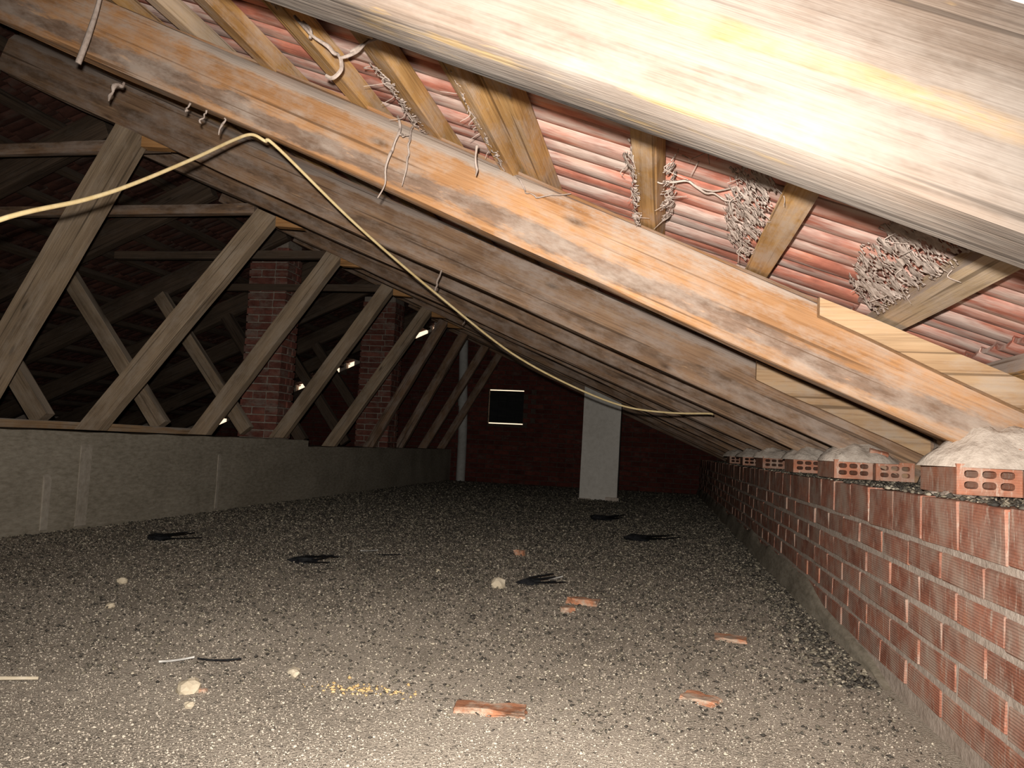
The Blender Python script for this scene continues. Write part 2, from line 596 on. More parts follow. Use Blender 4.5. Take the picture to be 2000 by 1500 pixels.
while zc < 2.75:
    x = XL + (0.13 if row % 2 else 0)
    while x < XR:
        x0, x1 = x + .005, x + .251
        me = gb
        if zc + .035 > WZ0 and zc - .035 < WZ1 and x1 > WX0 and x0 < WX1:
            if x0 < WX0 - .10:
                x1 = WX0; me = gbh; xm = WX0 - .062
            elif x1 > WX1 + .10:
                me = gbh; xm = WX1 + .062
            else:
                x += .258; continue
        else:
            xm = (x0 + x1) / 2
        if zc + .03 < min(roofline(x0), roofline(x1)) - .01:
            cand.append((xm, zc, me))
        x += .258
    zc += .0755
    row += 1
cand.sort(key=lambda c: abs(c[0] + 1.55) + (0 if c[0] < .55 else 5) + .35 * abs(c[1] - .9))
for k, (xm, zc, me) in enumerate(cand[:300]):
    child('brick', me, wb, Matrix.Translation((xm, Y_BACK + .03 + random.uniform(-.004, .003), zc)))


def bake_copies(name, items, parent, mat):
    """join many placed copies of small meshes into one 'stuff' part"""
    VV, FF, off = [], [], 0
    cache = {}
    for me, mw in items:
        if me.name not in cache:
            cache[me.name] = (np.array([v.co[:] for v in me.vertices]), [tuple(p.vertices) for p in me.polygons])
        v, f = cache[me.name]
        M = np.array(mw)
        VV.append(v @ M[:3, :3].T + M[:3, 3])
        FF += [tuple(i + off for i in q) for q in f]
        off += len(v)
    me = bpy.data.meshes.new(name)
    me.from_pydata(np.concatenate(VV).tolist(), [], FF)
    me.update()
    me.materials.append(mat)
    o = child(name, me, parent, Matrix.Identity(4))
    o['kind'] = 'stuff'
    return o


bake_copies('brickwork', [(me, Matrix.Translation((xm, Y_BACK + .03, zc))) for xm, zc, me in cand[300:]], wb, M_gable)

# shutter in the opening, daylight leaking above and below it
sh = empty('window_1', ((WX0 + WX1) / 2, Y_BACK + .08, WZ0))
tag(sh, 'small square opening closed by a black board shutter', kind='structure')
bw = (WX1 - WX0 - .012) / 4
for k in range(4):
    x0 = WX0 + .010 + k * bw
    me = chamfer_box('shutter_board', bw - .0005, .025, WZ1 - WZ0 - .036, .002, M_shutter, k, .0)
    child('shutter_board', me, sh, Matrix.Translation((x0 + bw / 2, Y_BACK + .08, (WZ0 + WZ1) / 2)))
for zz in (WZ0 + .12, WZ1 - .12):
    child('shutter_batten', chamfer_box('shutter_batten', WX1 - WX0 - .03, .02, .06, .003, M_shutter, 9, .001), sh,
          Matrix.Translation(((WX0 + WX1) / 2, Y_BACK + .103, zz)))

# ------------------------------------------------------------------ outer shell on the unseen sides
v, f = box_arrays(-7.85, -7.6, Y_FRONT, Y_BACK + .2, -.02, .75)
tag(link('wall_left', mesh_from('wall_left', v, f, M_mortar)), 'unseen low eaves wall beyond the concrete wall', kind='structure')
V, F = prism([(XL, -.02), (XR, -.02), (XR, roofline(XR) + .07), (RIDGE_X, roofline(RIDGE_X) + .07), (XL, roofline(XL) + .16)], Y_FRONT - .2, Y_FRONT)
tag(link('wall_front', fix_normals(mesh_from('wall_front', V, F, M_mortar))), 'gable wall behind the camera', kind='structure')

# ------------------------------------------------------------------ roof tiles
TW, TP = .214, .200


def tile_mesh(name, Lt, seed):
    nU, nL = 18, 3
    def under(u):
        b = abs(math.sin(2 * PI * u))
        return -.017 * (b ** .55)
    vs, fs = [], []
    for s in range(nL + 1):
        x = Lt * s / nL
        for top in (0, 1):
            for i in range(nU + 1):
                u = i / nU
                y = -TW / 2 + TW * u
                z = .017 + under(u) + .014 * u + (.013 if top else 0) + .0012 * mnoise.noise(Vector((x * 8, u * 7, seed * 3.1)))
                vs.append((x, y, z))
    n = nU + 1
    for s in range(nL):
        o = s * 2 * n; o2 = (s + 1) * 2 * n
        for i in range(nU):
            fs.append((o + i, o + i + 1, o2 + i + 1, o2 + i))
            fs.append((o + n + i, o2 + n + i, o2 + n + i + 1, o + n + i + 1))
        fs.append((o, o2, o2 + n, o + n))
        fs.append((o + nU, o + n + nU, o2 + n + nU, o2 + nU))
    for o, rev in ((0, False), (nL * 2 * n, True)):
        for i in range(nU):
            q = (o + i, o + n + i, o + n + i + 1, o + i + 1)
            fs.append(q[::-1] if rev else q)
    me = mesh_from(name, vs, fs, M_tile, smooth=50)
    return fix_normals(me)


def tile_matrix(xb, xn, zfun, y, sgn, jit=True):
    """tile whose head lies on the batten at xb and whose tail lies on the next tile's head over the batten at xn"""
    p0 = Vector((xb - sgn * .035, y, zfun(xb) + .002 + abs(.43) * .035))
    p1 = Vector((xn, y, zfun(xn) + .032))
    x = (p1 - p0).normalized()
    ydir = Vector((0, sgn, 0))
    z = x.cross(ydir)
    m = Matrix((x, ydir, z)).transposed().to_4x4()
    m.translation = p0
    if jit:
        m = m @ Matrix.Translation((random.uniform(-.006, .006), random.uniform(-.002, .002), random.uniform(-.0015, .0025))) \
            @ Matrix.Rotation(random.uniform(-.006, .006), 4, 'Z')
    return m


R_BATTENS = [-3.22, -2.92, -2.62, -2.33, -2.04, -1.76, -1.47, -1.20, -.90, -.67, -.36, -.05, .24, .56, .86, 1.12]
R_ENDS = R_BATTENS + [1.40]
cr = empty('ceiling_right', (RIDGE_X, 5, 2.6))
tag(cr, 'underside of the near roof slope of red clay tiles', kind='structure')
tile_cache = {}


def get_tile(Lt, seed, mat=None):
    k = (round(Lt, 2), seed, mat)
    if k not in tile_cache:
        tile_cache[k] = tile_mesh('roof_tile', k[0], seed)
        if mat: tile_cache[k].materials[0] = mat
    return tile_cache[k]


items = []
for i, xb in enumerate(R_BATTENS):
    xn = R_ENDS[i + 1]
    Lt = math.hypot(xn - xb, .43 * (xn - xb)) + .075
    y = Y_FRONT - .2
    j = 0
    while y < Y_BACK + .12:
        items.append((xb, xn, y, get_tile(Lt, (i * 5 + j * 3) % 3)))
        y += TP; j += 1


def near(it):
    x, y = (it[0] + it[1]) / 2, it[2]
    # tiles seen in the first bays come first
    return (0 if (.95 < y < 3.6 and x > -1.9) else 1.5) + math.hypot(x, y - 1.7)


items.sort(key=near)
for xb, xn, y, me in items[:300]:
    child('roof_tile', me, cr, tile_matrix(xb, xn, z_battop, y, 1))
bake_copies('roof_tiles', [(me, tile_matrix(xb, xn, z_battop, y, 1)) for xb, xn, y, me in items[300:]], cr, M_tile)

L_BATTENS = [-3.48 - .29 * k for k in range(15)]
L_ENDS = L_BATTENS + [L_BATTENS[-1] - .29]
cl = empty('ceiling_left', (RIDGE_X - 2, 5, 1.8))
tag(cl, 'dark underside of the far roof slope beyond the struts', kind='structure')
items = []
GAPS = {(4, 52), (5, 47), (2, 44), (7, 33), (3, 36), (9, 40), (6, 58), (10, 55), (8, 62), (3, 28), (5, 30)}
for i, xb in enumerate(L_BATTENS):
    xn = L_ENDS[i + 1]
    Lt = math.hypot(xn - xb, .46 * (xn - xb)) + .075
    y = Y_FRONT - .2
    j = 0
    while y < Y_BACK + .12:
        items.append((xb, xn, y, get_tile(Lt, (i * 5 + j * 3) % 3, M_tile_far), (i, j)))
        y += TP; j += 1
items.sort(key=lambda it: abs(it[0] + 4.6) * .8 + abs(it[2] - 6.0) * .6)


def left_matrix(it):
    xb, xn, y, me, ij = it
    m = tile_matrix(xb, xn, zl_battop, y, -1)
    if ij in GAPS:      # slipped tile: daylight shows at its head
        m = m @ Matrix.Translation((.058, 0, .004)) @ Matrix.Rotation(.05, 4, 'Z')
    return m


for it in items[:300]:
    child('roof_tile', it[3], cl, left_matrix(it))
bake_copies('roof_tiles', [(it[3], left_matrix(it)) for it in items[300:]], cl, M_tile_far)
# ridge tiles
rt = []
for k in range(38):
    y0 = Y_FRONT - .25 + k * .375
    v, f = [], []
    for s in (0, 1):
        for r_ in (.17, .185):
            for a in range(9):
                an = PI * a / 8
                v.append((RIDGE_X + r_ * math.cos(an), y0 + s * .40, z_battop(RIDGE_X) - .055 + r_ * .8 * math.sin(an) + .008 * (k % 2)))
    for a in range(8):
        f += [(a, a + 1, a + 19, a + 18), (a + 9, a + 27, a + 28, a + 10)]
    rt.append((v, f))
o = child('ridge_tiles', mesh_from('ridge_tiles', *combine(rt), M_tile), cr, Matrix.Identity(4))
o['kind'] = 'stuff'

# bedding mortar on the gable under the tiles; left open where daylight shows
fill = []
for i, xb in enumerate(R_BATTENS):
    xn = R_ENDS[i + 1]
    h = .052
    if i in (13, 14): h = .02
    fill.append(prism([(xb - .03, z_battop(xb - .03) - .02), (xn, z_battop(xn) - .02), (xn, z_battop(xn) + h), (xb - .03, z_battop(xb - .03) + .012)], Y_BACK + .02, Y_BACK + .125))
OPEN = {0: .25, 1: .9, 5: .6, 6: .72, 7: .75, 8: .75, 12: .8, 13: .85}
for i, xb in enumerate(L_BATTENS):
    xn = L_ENDS[i + 1]
    w = OPEN.get(i, 0)
    xs = xn + (xb - xn) * w           # the low end stays open
    h = .054 * (1 - w)
    fill.append(prism([(xb + .03, zl_battop(xb + .03) - .14), (xs, zl_battop(xs) - .14), (xs, zl_battop(xs) + h + .004), (xb + .03, zl_battop(xb + .03) + .014)], Y_BACK + .02, Y_BACK + .125))
child('verge_mortar', fix_normals(mesh_from('verge_mortar', *combine(fill), M_mortar)), wb, Matrix.Identity(4))

# ------------------------------------------------------------------ rafters of the near slope
#            front y, underside z at x=0, slope, thickness, depth, material, label
RAFTERS = [
    (.78, .953, .394, .10, .226, M_dusty, 'broad pale rafter nearest the camera, glaring in the flash'),
    (2.10, .965, .430, .085, .215, M_orange, 'long orange rafter, second from the camera, bearing on the nearest mortar heap'),
    (3.30, .950, .425, .085, .225, M_brown, 'brown rafter just behind the orange one, with a light board at its foot'),
    (4.20, .936, .418, .085, .215, M_brown, 'fourth rafter from the camera, where the cream cable ends'),
    (5.36, .936, .420, .085, .215, M_brown, 'fifth rafter from the camera, dim brown'),
    (6.60, .940, .425, .085, .215, M_brown, 'sixth rafter from the camera, in line with the nearer chimney'),
    (7.75, .945, .428, .085, .215, M_brown, 'seventh rafter from the camera, behind the nearer chimney'),
    (8.90, .948, .430, .085, .215, M_brown, 'dark rafter just before the white plastered flue'),
    (10.0, .950, .430, .085, .215, M_brown, 'dark rafter just beyond the white plastered flue'),
    (11.1, .950, .430, .085, .215, M_brown, 'dark rafter next to the last before the gable'),
    (12.1, .950, .430, .085, .215, M_brown, 'last dark rafter, close against the gable'),
]
raf = []
for k, (y, z0, sl, w, h, mat, lab) in enumerate(RAFTERS):
    xa, xb = -3.33, .98
    p0 = Vector((xa, y + w, z0 - sl * xa)); p1 = Vector((xb, y + w, z0 - sl * xb))
    # local y must point to -Y so the worn front arris faces the room: build from the back face
    L = (p1 - p0).length
    hh = h * math.cos(math.atan(sl))
    me = timber_mesh('rafter', L, w, hh, mat, seed=k + 1, wane=(.10, .62 if k in (1, 2) else (.4 if k else .2)), rough=.007,
                     bow=.012 * (1 if k % 2 else -1))
    x = (p1 - p0).normalized()
    ydir = Vector((0, -1, 0)); zdir = x.cross(ydir)
    if zdir.z < 0:
        ydir = Vector((0, 1, 0)); zdir = x.cross(ydir)
        p0.y = y
    m = Matrix((x, ydir, zdir)).transposed().to_4x4(); m.translation = p0
    o = link('rafter', me); o.matrix_world = m
    tag(o, lab, 'rafter', 'rafters of the near roof slope')
    raf.append(o)


def rafter_part(name, r, mesh, mw):
    o = link(name, mesh, r)
    o.matrix_basis = r.matrix_world.inverted() @ mw
    return o


def wedge_board(name, x0, x1, y, zt0, zt1, hb0, hb1, thick, mat, seed):
    """board nailed on the front of a rafter, taller at its foot"""
    n = 14
    v, f = [], []
    for i in range(n + 1):
        t = i / n
        x = x0 + (x1 - x0) * t
        top = zt0 + (zt1 - zt0) * t + .003 * mnoise.noise(Vector((x * 5, seed, 0)))
        bot = top - (hb0 + (hb1 - hb0) * t) + .003 * mnoise.noise(Vector((x * 5, seed, 4)))
        for (yy, zz) in ((y - thick, bot), (y - thick, top), (y, top + .004), (y, bot)):
            v.append((x, yy, zz))
    for i in range(n):
        for k in range(4):
            a = i * 4 + k; b = i * 4 + (k + 1) % 4
            f.append((a, b, b + 4, a + 4))
    f += [(3, 2, 1, 0), (n * 4, n * 4 + 1, n * 4 + 2, n * 4 + 3)]
    return fix_normals(mesh_from(name, v, f, mat))


bpy.context.view_layer.update()
rafter_part('sister_board', raf[1], wedge_board('sister_board', .385, .98, 2.10, 1.008, .76, .045, .080, .035, M_board, 1), Matrix.Identity(4))
rafter_part('sister_board', raf[2], wedge_board('sister_board', .375, 1.02, 3.30, .985, .70, .075, .070, .030, M_board, 2), Matrix.Identity(4))

# ------------------------------------------------------------------ battens of the near slope
BAT_LABELS = [
    'topmost batten, right under the ridge of the near slope', 'second batten below the ridge, in the dark', 'third batten below the ridge, in the dark',
    'fourth batten below the ridge, in the dark', 'dim batten at the upper left corner', 'batten crossing the upper left, above the hanging stick',
    'orange batten at the upper left, first lit one', 'orange batten, second lit one from the upper left',
    'orange batten left of the thick dusty cobweb', 'orange batten crossed by the thick dusty cobweb',
    'doubled orange batten in the middle, hung with dust fringes', 'upright-looking orange batten in the middle with dust clumps on both edges',
    'orange batten leaning to the right, with a dark gap along it', 'pale batten at the far right, above the light board',
    'low batten over the brick wall, near the eaves', 'eaves batten above the brick wall']
for i, xb in enumerate(R_BATTENS):
    zt = z_battop(xb)
    mat = M_pale if i in (13, 6) else M_batten
    w = .060 if i not in (11,) else .055
    y0, y1 = Y_FRONT + .02, Y_BACK - .02
    p0 = (xb, y0, zt - .055); p1 = (xb, y1, zt - .055)
    me = timber_mesh('batten', y1 - y0, w, .053, mat, seed=20 + i, wane=(.08, .08), rough=.004, bow=0, seg=60)
    x = Vector((0, 1, 0))
    zdir = Vector((.43, 0, 1)).normalized()
    ydir = zdir.cross(x)
    m = Matrix((x, ydir, zdir)).transposed().to_4x4()
    m.translation = Vector(p0) - ydir * w / 2
    o = link('batten', me); o.matrix_world = m
    tag(o, BAT_LABELS[i], 'batten', 'battens of the near roof slope')
    if i == 10:
        bpy.context.view_layer.update()
        me = timber_mesh('lapped_batten', 2.6, .045, .075, M_batten, seed=77, wane=(.1, .1), rough=.005)
        m2 = m.copy()
        m2.translation = Vector((xb - .070, -.3, zt - .055 + .031)) - zdir * .022 - ydir * .02
        p = link('lapped_batten', me, o)
        p.matrix_basis = m.inverted() @ m2

# ------------------------------------------------------------------ far slope: rafters and battens
far_lab = ['dark far-slope rafter above the leftmost back-leaning strut', 'dark far-slope rafter, second beyond the concrete wall',
           'dark far-slope rafter left of the nearer chimney', 'dark far-slope rafter behind the nearer chimney',
           'dark far-slope rafter between the two chimneys', 'dark far-slope rafter by the farther chimney',
           'dark far-slope rafter before the bright verge gaps', 'dark far-slope rafter beyond the farther chimney',
           ]
TR_Y = [r[0] for r in RAFTERS]
far_raf = []
for k, y in enumerate(TR_Y[2:10]):
    p0 = (-7.5, y, zl_under(-7.5)); p1 = (RIDGE_X - .03, y, zl_under(RIDGE_X - .03))
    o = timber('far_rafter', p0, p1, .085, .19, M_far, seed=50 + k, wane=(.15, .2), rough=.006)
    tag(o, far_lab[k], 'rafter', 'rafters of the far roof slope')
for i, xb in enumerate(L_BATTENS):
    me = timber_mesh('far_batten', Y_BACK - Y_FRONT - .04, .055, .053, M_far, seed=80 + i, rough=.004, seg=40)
    x = Vector((0, 1, 0)); zdir = Vector((-.46, 0, 1)).normalized(); ydir = zdir.cross(x)
    m = Matrix((x, ydir, zdir)).transposed().to_4x4()
    m.translation = Vector((xb, Y_FRONT + .02, zl_battop(xb) - .055)) - ydir * .0275
    o = link('far_batten', me); o.matrix_world = m
    tag(o, 'dark thin batten under the tiles of the far roof slope', 'batten', 'battens of the far roof slope')

# ------------------------------------------------------------------ struts on the spine wall
strut_lab = ['thick strut at the far left, crossing behind the cream cable', 'long knotty strut leaning right, second from the left edge',
             'strut leaning right across the nearer chimney', 'strut leaning right, just past the nearer chimney',
             'strut leaning right before the farther chimney', 'dim strut leaning right beyond the farther chimney',
             'dark strut leaning right near the grey pipe', 'dark strut leaning right, last but one before the gable',
             'dark strut leaning right, last before the gable']
back_lab = ['back-leaning strut at the left edge, behind the thick strut', 'back-leaning strut crossing behind the long knotty strut',
            'back-leaning strut whose foot is at the nearer chimney', 'dim back-leaning strut hidden behind the nearer chimney',
            'dim back-leaning strut between the two chimneys', 'dark back-leaning strut behind the farther chimney',
            ]
TOPX = [-2.56, -2.30, -2.38, -2.40, -2.38, -2.52, -2.55, -2.5, -2.5]
for k, y in enumerate(TR_Y[2:]):
    r = RAFTERS[k + 2]
    zu = lambda x: r[1] - r[2] * x
    wd = [.155, .125, .12, .115, .115, .11, .11, .11, .11][k]
    foot = Vector((-3.36, y + .01, .572 if y < 7 else .505))
    tx = TOPX[k]
    top = Vector((tx, y + .01, zu(tx) - .005))
    d = (top - foot).normalized()
    nrm = Vector((-d.z, 0, d.x))
    # outline of the strut: sawn to bed on the plate and under the rafter
    hw = wd / 2
    a0 = foot + nrm * hw; b0 = foot - nrm * hw
    a0 = a0 + d * ((foot.z - a0.z) / d.z); b0 = b0 + d * ((foot.z - b0.z) / d.z)
    def hit(p):
        t = (zu(p.x) - p.z) / (d.z + r[2] * d.x)
        return p + d * (t - .004)
    a1, b1 = hit(a0), hit(b0)
    n = 16; th = .075
    v, f = [], []
    for i in range(n + 1):
        t = i / n
        pa = a0.lerp(a1, t); pb = b0.lerp(b1, t)
        j1 = .004 * mnoise.noise(Vector((t * 5, k * 3, 0))); j2 = .004 * mnoise.noise(Vector((t * 5, k * 3, 9)))
        pa = pa + nrm * j1; pb = pb + nrm * j2
        for (pp, yy) in ((pa, 0), (pb, 0), (pb, th), (pa, th)):
            v.append((pp.x, pp.y + yy, pp.z))
    for i in range(n):
        for q in range(4):
            a = i * 4 + q; b = i * 4 + (q + 1) % 4
            f.append((a, b, b + 4, a + 4))
    f += [(3, 2, 1, 0), (n * 4, n * 4 + 1, n * 4 + 2, n * 4 + 3)]
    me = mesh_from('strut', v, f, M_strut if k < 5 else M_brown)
    mw = frame_x(foot, top, (-d.z, 0, d.x))
    me.transform(mw.inverted()); fix_normals(me)
    me.polygons.foreach_set('use_smooth', [False] * len(me.polygons))
    o = link('strut', me); o.matrix_world = mw
    tag(o, strut_lab[k], 'strut', 'struts leaning to the near slope')
    # wedge nailed under the rafter beside the head of the strut
    if k < 6:
        bx = b1.x
        wx = bx + .17
        poly = [(bx - .005, zu(bx)), (wx, zu(wx)), (bx - .005, zu(wx) + .008 - .0)]
        vv, ff = prism([(bx - .004, zu(bx - .004) - .001), (wx, zu(wx) - .001), (bx - .004, zu(wx) + .012)], y + .02, y + .075)
        wm_ = fix_normals(mesh_from('wedge', vv, ff, M_wedge))
        w_ = link('wedge', wm_, o); w_.matrix_basis = mw.inverted()
        w_['label'] = 'small orange wooden wedge beside the strut head'
for k, y in enumerate(TR_Y[3:9]):
    foot = Vector((-3.66, y, .585 if y < 7 else .51))
    tx = -4.63
    top = Vector((tx, y, zl_under(tx) - .012))
    o = timber('back_strut', foot, top, .075, .115, M_strut if k < 3 else M_far, up=(1, 0, .3), seed=120 + k, wane=(.06, .06), rough=.004)  # farther ones take the shade-darkened wood
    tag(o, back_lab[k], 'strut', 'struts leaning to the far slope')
# collar ties
col_lab = ['collar tie running left from the thick strut head', 'collar tie running left from the knotty strut head',
           'collar tie above the top of the nearer chimney', 'dark collar tie behind the nearer chimney']
for k, y in enumerate(TR_Y[2:6]):
    zc = 1.93 + (.05 if k == 0 else 0)
    xa = RIDGE_X + (zc - Z_RU) / .46 + .06
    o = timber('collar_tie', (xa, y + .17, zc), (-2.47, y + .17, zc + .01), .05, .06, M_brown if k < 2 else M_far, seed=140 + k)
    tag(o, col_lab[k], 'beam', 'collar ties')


# ------------------------------------------------------------------ chimneys
def chimney(name, x0, y0, w, d, z0, z1, label, seed):
    root = empty(name, (x0 + w / 2, y0 + d / 2, z0))
    tag(root, label, 'chimney', 'brick chimneys on the concrete wall')
    v, f = box_arrays(x0 + .012, x0 + w - .012, y0 + .012, y0 + d - .012, z0, z1)
    child('mortar_core', mesh_from('mortar_core', v, f, M_cmortar), root, Matrix.Identity(4))
    P = .0715
    bw_ = .115
    lx = (w - bw_ - .012); ly = (d - bw_ - .012)
    mx = chamfer_box('brick', lx / 1, bw_, .060, .004, M_chim, seed, .0015)
    mx2 = chamfer_box('brick', (lx - .012) / 2, bw_, .060, .004, M_chim, seed, .0015)
    my = chamfer_box('brick', bw_, ly, .060, .004, M_chim, seed + 1, .0015)
    my2 = chamfer_box('brick', bw_, (ly - .012) / 2, .060, .004, M_chim, seed + 1, .0015)
    n = int((z1 - z0) / P)
    for k in range(n):
        z = z0 + P * (k + .5)
        flip = k % 2
        jx = lambda: random.uniform(-.003, .003)
        T = lambda x, y: Matrix.Translation((x + jx(), y + jx(), z)) @ Matrix.Rotation(random.uniform(-.008, .008), 4, 'Z')
        if not flip:
            # front stretcher from the left corner; right side from the front corner
            child('brick', mx, root, T(x0 + lx / 2, y0 + bw_ / 2))
            child('brick', my, root, T(x0 + w - bw_ / 2, y0 + ly / 2))
            child('brick', mx, root, T(x0 + w - lx / 2, y0 + d - bw_ / 2))
            child('brick', my, root, T(x0 + bw_ / 2, y0 + d - ly / 2))
        else:
            h = (lx - .012) / 2
            hy = (ly - .012) / 2
            child('brick', mx2, root, T(x0 + w - h / 2, y0 + bw_ / 2))
            child('brick', mx2, root, T(x0 + w - h * 1.5 - .012, y0 + bw_ / 2))
            child('brick', my, root, T(x0 + bw_ / 2, y0 + ly / 2))
            child('brick', my2, root, T(x0 + w - bw_ / 2, y0 + d - hy / 2))
            child('brick', my2, root, T(x0 + w - bw_ / 2, y0 + d - hy * 1.5 - .012))
            child('brick', mx, root, T(x0 + lx / 2, y0 + d - bw_ / 2))
    return root


chimney('brick_chimney', -3.83, 6.78, .38, .30, .562, 2.42, 'nearer red brick chimney rising from the concrete wall', 31)
chimney('brick_chimney', -3.78, 9.55, .44, .36, .50, 2.42, 'farther, dimmer brick chimney rising from the concrete wall', 41)


# ------------------------------------------------------------------ white plastered flue and grey pipe
def flue(name, x0, x1, y, d, mat, label, cat, lean=0.0, tops=None):
    n = 10
    v, f = [], []
    for i in range(n + 1):
        t = i / n
        for (x, yy) in ((x0, y), (x1, y), (x1, y + d), (x0, y + d)):
            zt = tops(x)
            z = -.005 + (zt + .005) * t
            v.append((x + lean * z + .003 * mnoise.noise(Vector((x * 5, yy, z * 4))), yy + .003 * mnoise.noise(Vector((x, yy * 4, z * 4))), z))
    for i in range(n):
        for k in range(4):
            a = i * 4 + k; b = i * 4 + (k + 1) % 4
            f.append((a, b, b + 4, a + 4))
    f += [(3, 2, 1, 0), (n * 4, n * 4 + 1, n * 4 + 2, n * 4 + 3)]
    o = link(name, fix_normals(mesh_from(name, v, f, mat)))
    tag(o, label, cat)
    return o


fl = flue('plastered_flue', -.915, -.465, 9.62, .26, M_white, 'white plastered flue standing on the floor before the gable', 'flue', .012, lambda x: z_battop(x) - .062)
v, f = combine([box_arrays(-.93, -.78, 9.57, 9.615, -.005, .02), box_arrays(-.60, -.44, 9.57, 9.63, -.005, .045)])
link('plaster_spill', mesh_from('plaster_spill', v, f, M_lump), fl)
pp = tube_mesh('vent_pipe', [(-3.06, 12.30, -.005), (-3.065, 12.30, .8), (-3.10, 12.30, 1.6), (-3.125, 12.30, 2.25)], .072, M_pipe, 14, 4)
po = tag(link('vent_pipe', pp), 'slim grey vent pipe standing against the gable', 'pipe')
link('pipe_collar', tube_mesh('pipe_collar', [(-3.083, 12.30, 1.20), (-3.089, 12.30, 1.30)], .080, M_pipe, 14, 2), po)


# ------------------------------------------------------------------ hollow blocks and mortar heaps under the rafter feet
def hollow_block(name, W, H, Lb, mat):
    """clay block with 3 x 2 rounded cells open at the front (-y) and back"""
    bm = bmesh.new()
    cols, rows = 3, 2
    mgx, mgz = .012, .010
    cw, ch = (W - 2 * mgx) / cols, (H - 2 * mgz) / rows
    K = 16
    def ring(cx, cz, hx, hz, y, sq):
        out = []
        for k in range(K):
            a = 2 * PI * k / K
            c, s = math.cos(a), math.sin(a)
            if sq:
                m = max(abs(c), abs(s))
                out.append(bm.verts.new((cx + hx * c / m, y, cz + hz * s / m)))
            else:
                e = .62
                out.append(bm.verts.new((cx + hx * math.copysign(abs(c) ** e, c), y, cz + hz * math.copysign(abs(s) ** e, s))))
        return out
    for yf in (0.0, Lb):
        for i in range(cols):
            for j in range(rows):
                cx = mgx + cw * (i + .5); cz = mgz + ch * (j + .5)
                o = ring(cx, cz, cw / 2, ch / 2, yf, True)
                q = ring(cx, cz, cw / 2 - .0042, ch / 2 - .0042, yf, False)
                for k in range(K):
                    bm.faces.new((o[k], o[(k + 1) % K], q[(k + 1) % K], q[k]))
                if yf == 0.0:
                    b = ring(cx, cz, cw / 2 - .0042, ch / 2 - .0042, Lb, False)
                    for k in range(K):
                        bm.faces.new((q[k], q[(k + 1) % K], b[(k + 1) % K], b[k]))
        # border
        xs = [0, mgx, W - mgx, W]; zs = [0, mgz, H - mgz, H]
        for i in range(3):
            for j in range(3):
                if i == 1 and j == 1: continue
                vv = [bm.verts.new((xs[i], yf, zs[j])), bm.verts.new((xs[i + 1], yf, zs[j])), bm.verts.new((xs[i + 1], yf, zs[j + 1])), bm.verts.new((xs[i], yf, zs[j + 1]))]
                bm.faces.new(vv)
    c = [(0, 0), (W, 0), (W, H), (0, H)]
    for k in range(4):
        (xa, za), (xb, zb) = c[k], c[(k + 1) % 4]
        bm.faces.new([bm.verts.new((xa, 0, za)), bm.verts.new((xb, 0, zb)), bm.verts.new((xb, Lb, zb)), bm.verts.new((xa, Lb, za))])
    bmesh.ops.remove_doubles(bm, verts=bm.verts[:], dist=.0004)
    bmesh.ops.recalc_face_normals(bm, faces=bm.faces[:])
    me = bpy.data.meshes.new(name)
    bm.to_mesh(me); bm.free()
    me.materials.append(mat)
    return me


HB = hollow_block('hollow_block', .140, .072, .28, M_block)


def heap(name, cx, cy, z0, rx, ry, h, seed, mat, peakx=0.0):
    """hand-thrown mortar heap: a lumpy cone with a flat foot"""
    v, f = [], []
    nr, na = 12, 40
    for i in range(nr + 1):
        r = i / nr
        for a in range(na):
            an = 2 * PI * a / na
            wob = 1 + .16 * mnoise.noise(Vector((math.cos(an) * 1.6, math.sin(an) * 1.6, seed)))
            x = cx + peakx * (1 - r) + rx * r * wob * math.cos(an)
            y = cy + ry * r * wob * math.sin(an)
            prof = (1 - r ** 1.5) ** .9
            z = z0 + h * prof + .022 * mnoise.noise(Vector((x * 18, y * 18, seed * 2))) * (1 - r * .5) + .010 * mnoise.noise(Vector((x * 50, y * 50, seed)))
            v.append((x, y, max(z, z0 - .002) if i < nr else z0 - .006))
    for i in range(nr):
        for a in range(na):
            p = i * na + a; q = i * na + (a + 1) % na
            f.append((p, q, q + na, p + na))
    return mesh_from(name, v, f, mat, smooth=50)


blk_lab = ['nearest hollow block on the brick wall, at the right edge', 'hollow block under the second mortar heap', 'third hollow block along the brick wall',
           'fourth hollow block along the brick wall', 'fifth hollow block along the brick wall', 'sixth hollow block along the brick wall']
mor_lab = ['largest pale mortar heap, bedding the orange rafter on the wall', 'rounded mortar heap under the foot of the brown rafter', 'third mortar heap along the brick wall',
           'fourth mortar heap along the brick wall', 'fifth mortar heap along the brick wall', 'sixth mortar heap along the brick wall']
